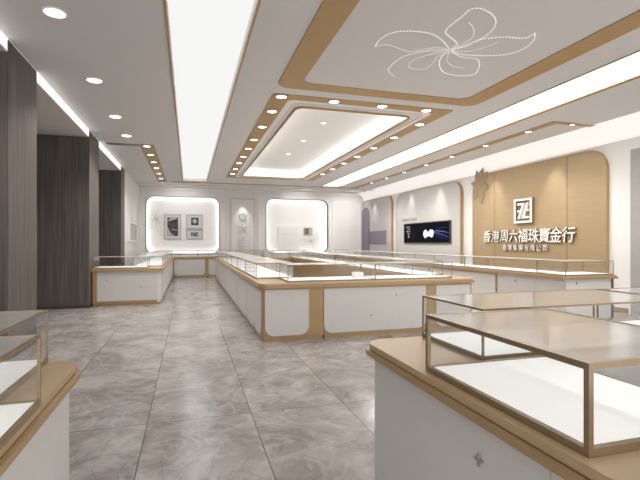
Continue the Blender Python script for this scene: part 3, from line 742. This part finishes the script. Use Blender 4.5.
stroke([(-0.64, 0.06), (-0.24, 0.06), (-0.31, -0.10), (-0.64, -0.10)])
mesh_obj('angular_letters', bm, 'letters', t)
# faded blossom at the top left corner of the gold panel
relief_flower('blossom_relief', 'faded tan blossom relief over the top left corner of the gold sign panel', 'right', 11.2, 3.12, 0.068, 'relief_gold', 1.0,
              [(100, 0.50, 0.1, 0.13), (60, 0.45, 0.1, 0.12), (140, 0.5, 0.0, 0.13), (10, 0.4, 0.0, 0.10), (200, 0.45, 0.0, 0.12), (250, 0.6, 0.1, 0.15), (300, 0.5, 0.0, 0.12)], 0.014)

# screen panel
t, o = wall_panel(12.08, 16.55, 0.35, 3.37, 0.42, 'pale grey rounded panel with gold edge behind the black screen', 'panel', 'gold', 0.12)
sw2 = 0.11
t = thing('wall_screen', 'wide black display screen showing a white mark and violet light trails', 'screen', (XR - sw2, 14.33, 1.37)); o = t.location
plate('bezel', [rrect(12.72, 1.37, 15.95, 2.13), rrect(12.75, 1.40, 15.92, 2.10)], sw2, sw2 + 0.05, shift(RIGHT, o), 'dark', t)
plate('display', [rrect(12.75, 1.40, 15.92, 2.10)], sw2, sw2 + 0.04, shift(RIGHT, o), 'screen', t)
def sblob(name, loops, mat, w=0.043):
    bm = bmesh.new()
    for lp in loops: plate_bm([lp], sw2 + 0.041, sw2 + w, shift(RIGHT, o), bm)
    return mesh_obj(name, bm, mat, t)
def S(px, py): # fraction of the screen, from its left and its top
    return (15.92 - px * 3.17, 2.10 - py * 0.70)
def blob(cx, cy, a, b, seed, n=22):
    rnd = random.Random(seed)
    return [S(cx + a * (1 + rnd.uniform(-.16, .16)) * math.cos(2 * math.pi * k / n), cy + b * (1 + rnd.uniform(-.16, .16)) * math.sin(2 * math.pi * k / n)) for k in range(n)]
sblob('white_mark', [blob(0.52, 0.56, 0.055, 0.19, 3), blob(0.635, 0.54, 0.055, 0.20, 8), [S(0.54, 0.45), S(0.62, 0.45), S(0.62, 0.66), S(0.54, 0.70)], [S(0.485, 0.66), S(0.53, 0.68), S(0.50, 0.80)]], 'screen_white')
def trail(y0, y1, y2, th, x0=0.68, x1=0.985):
    top = []; bot = []
    for k in range(13):
        q = k / 12; x = x0 + (x1 - x0) * q
        y = (1 - q) ** 2 * y0 + 2 * q * (1 - q) * y1 + q * q * y2
        h = th * math.sin(math.pi * min(1, 0.12 + 0.88 * q)) + 0.003
        top.append(S(x, y - h)); bot.append(S(x, y + h))
    return top + bot[::-1]
sblob('light_trail', [trail(0.45, 0.35, 0.62, 0.030), trail(0.52, 0.62, 0.92, 0.022), trail(0.42, 0.22, 0.30, 0.018, 0.70), trail(0.60, 0.76, 0.86, 0.014, 0.70, 0.9)], 'swoosh')
sblob('bright_light_trail', [trail(0.44, 0.40, 0.55, 0.013), trail(0.50, 0.54, 0.75, 0.010, 0.70, 0.97)], 'swoosh_pale', 0.045)
rows = []
for i, (a, b) in enumerate(((0.05, 0.15), (0.08, 0.145), (0.05, 0.15), (0.085, 0.145))):
    y = 0.13 + 0.125 * i; x = a
    rnd = random.Random(i)
    while x < b:
        wd = min(rnd.uniform(0.012, 0.022), b - x); rows.append([S(x, y), S(x + wd, y), S(x + wd, y + 0.05), S(x, y + 0.05)]); x += wd + 0.006
rows.append([S(0.10, 0.62), S(0.125, 0.62), S(0.13, 0.74), S(0.098, 0.74)])
sblob('small_print', rows, 'pic_frame')
t.location.y -= 0.14
# grey lettering strip above the screen
t = thing('wall_caption', 'two small grey words in raised letters above the left end of the screen', 'sign', (XR - sw2, 15.4, 2.25)); o = t.location
rnd = random.Random(4)
for (a, b) in ((16.0, 15.52), (15.40, 14.88)):
    bm = bmesh.new(); y = a
    while y > b + 0.03:
        wd = min(0.09, y - b)
        plate_bm([rrect(y - wd, 2.25, y, 2.35), rrect(y - wd + 0.02, 2.27, y - 0.02, 2.295)], 0.0, 0.02, lambda u, v, w: (XR - sw2 - w - o[0], u - o[1], v - o[2]), bm)
        y -= wd + 0.022
    mesh_obj('word', bm, 'pic_frame', t)

# purple panel
t, o = wall_panel(17.06, 20.40, 0.35, 3.42, 0.40, 'pale rounded panel with purple shapes at the far end of the right wall', 'panel', 'gold', 0.10)
t = thing('arch_panel', 'tall purple arched panel on the far right wall', 'wall panel', (XR - 0.09, 19.88, 1.0)); o = t.location
plate('arch', [rrect(19.46, 1.0, 20.32, 3.06, 0.40, (0, 0, 1, 1))], 0.091, 0.12, shift(RIGHT, o), 'purple', t)
plate('arch_edge', [rrect(19.44, 1.0, 20.34, 3.08, 0.42, (0, 0, 1, 1)), rrect(19.46, 1.0001, 20.32, 3.06, 0.40, (0, 0, 1, 1))], 0.091, 0.11, shift(RIGHT, o), 'dark', t)
t = thing('purple_board', 'flat purple rectangular board beside the purple arch', 'wall panel', (XR - 0.09, 18.5, 1.31)); o = t.location
plate('board', [rrect(17.56, 1.31, 19.38, 1.92)], 0.091, 0.115, shift(RIGHT, o), 'purple', t)

# grey panel at the right edge of the picture
t = thing('grey_wall_panel', 'plain tall grey panel on the right wall nearest the camera', 'wall panel', (XR, 4.5, 0)); o = t.location
plate('face', [rrect(2.6, 0.0, 6.56, 3.21)], 0.0, 0.03, shift(RIGHT, o), 'grey', t)
plate('edge', [rrect(2.57, 0.0, 6.59, 3.24), rrect(2.6, -0.0001, 6.56, 3.21)], 0.0, 0.035, shift(RIGHT, o), 'wall', t)

# ------------------------------------------------------------------ lights
def spot(name, loc, aim, power, angle, blend=0.6, size=0.05, color=(1, 0.955, 0.905)):
    l = bpy.data.lights.new(name, 'SPOT'); l.energy = power; l.spot_size = math.radians(angle); l.spot_blend = blend
    l.shadow_soft_size = size; l.color = color
    o = bpy.data.objects.new(name, l); COL.objects.link(o); o.location = loc
    o.rotation_euler = (Vector(aim) - Vector(loc)).to_track_quat('-Z', 'Y').to_euler()
for y, p in ((15.27, 40), (13.23, 40), (18.79, 40), (10.47, 55), (8.36, 55)):
    spot('wall_spot', (XR - 0.45, y, 3.72), (XR - 0.08, y, 1.9), p, 48, 0.8)
for x in (-0.3, 5.0, 7.3):  # added fill spots that brighten the back wall, no fitting there
    spot('back_wall_fill', (x, YB - 2.0, 3.70), (x, YB, 2.2), 75, 100, 0.9, 0.06, (1, 0.975, 0.95))
spot('wall_spot', (2.37, YB - 0.45, 3.62), (2.37, YB, 2.0), 35, 48, 0.8)
def area(name, loc, sx, sy, power, color=(1, 0.97, 0.93), rot=(0, 0, 0)):
    l = bpy.data.lights.new(name, 'AREA'); l.shape = 'RECTANGLE'; l.size = sx; l.size_y = sy; l.energy = power; l.color = color
    o = bpy.data.objects.new(name, l); COL.objects.link(o); o.location = loc; o.rotation_euler = rot
area('trough_light', (5.8, 8.4, CZ + 0.09), 0.6, 18.5, 260)
area('trough_light', (0.22, 8.4, CZ + 0.09), 0.7, 18.5, 22)
for x, ys_ in ((1.45, (7.13, 9.1, 11.3, 13.45, 15.6)), (4.48, (8.02, 10.34, 12.6, 14.8)), (-1.0, (11.74, 14.0, 16.27, 18.6)), (-1.345, (5.22, 7.23, 9.2, 10.77)), (7.01, (7.87, 10.76, 13.6, 16.4)), (3.25, (7.135,))):
    for y in ys_:
        spot('downlight_lamp', (x, y, CZ - 0.04), (x, y, 0), 75, 125, 0.7, 0.08)

w = bpy.data.worlds.new('shop_ambient'); sc.world = w; w.use_nodes = True
w.node_tree.nodes['Background'].inputs['Color'].default_value = (1.0, 0.98, 0.96, 1)
w.node_tree.nodes['Background'].inputs['Strength'].default_value = 1.5

# ------------------------------------------------------------------ camera
cam = bpy.data.cameras.new('camera'); co = bpy.data.objects.new('camera', cam); COL.objects.link(co)
cam.sensor_width = 36; cam.lens = 442.5 / 640 * 36; cam.shift_y = 2.5 / 640
cam.clip_start = 0.02
co.location = (0, 0, 1.4); co.rotation_euler = (math.pi / 2, 0, -math.atan(131 / 442.5))
sc.camera = co
sc.cycles.use_denoising = True
sc.cycles.max_bounces = 10; sc.cycles.diffuse_bounces = 5; sc.cycles.glossy_bounces = 4; sc.cycles.transparent_max_bounces = 40
sc.cycles.sample_clamp_indirect = 4.0
sc.view_settings.view_transform = 'Standard'; sc.view_settings.look = 'None'; sc.view_settings.exposure = 0.6
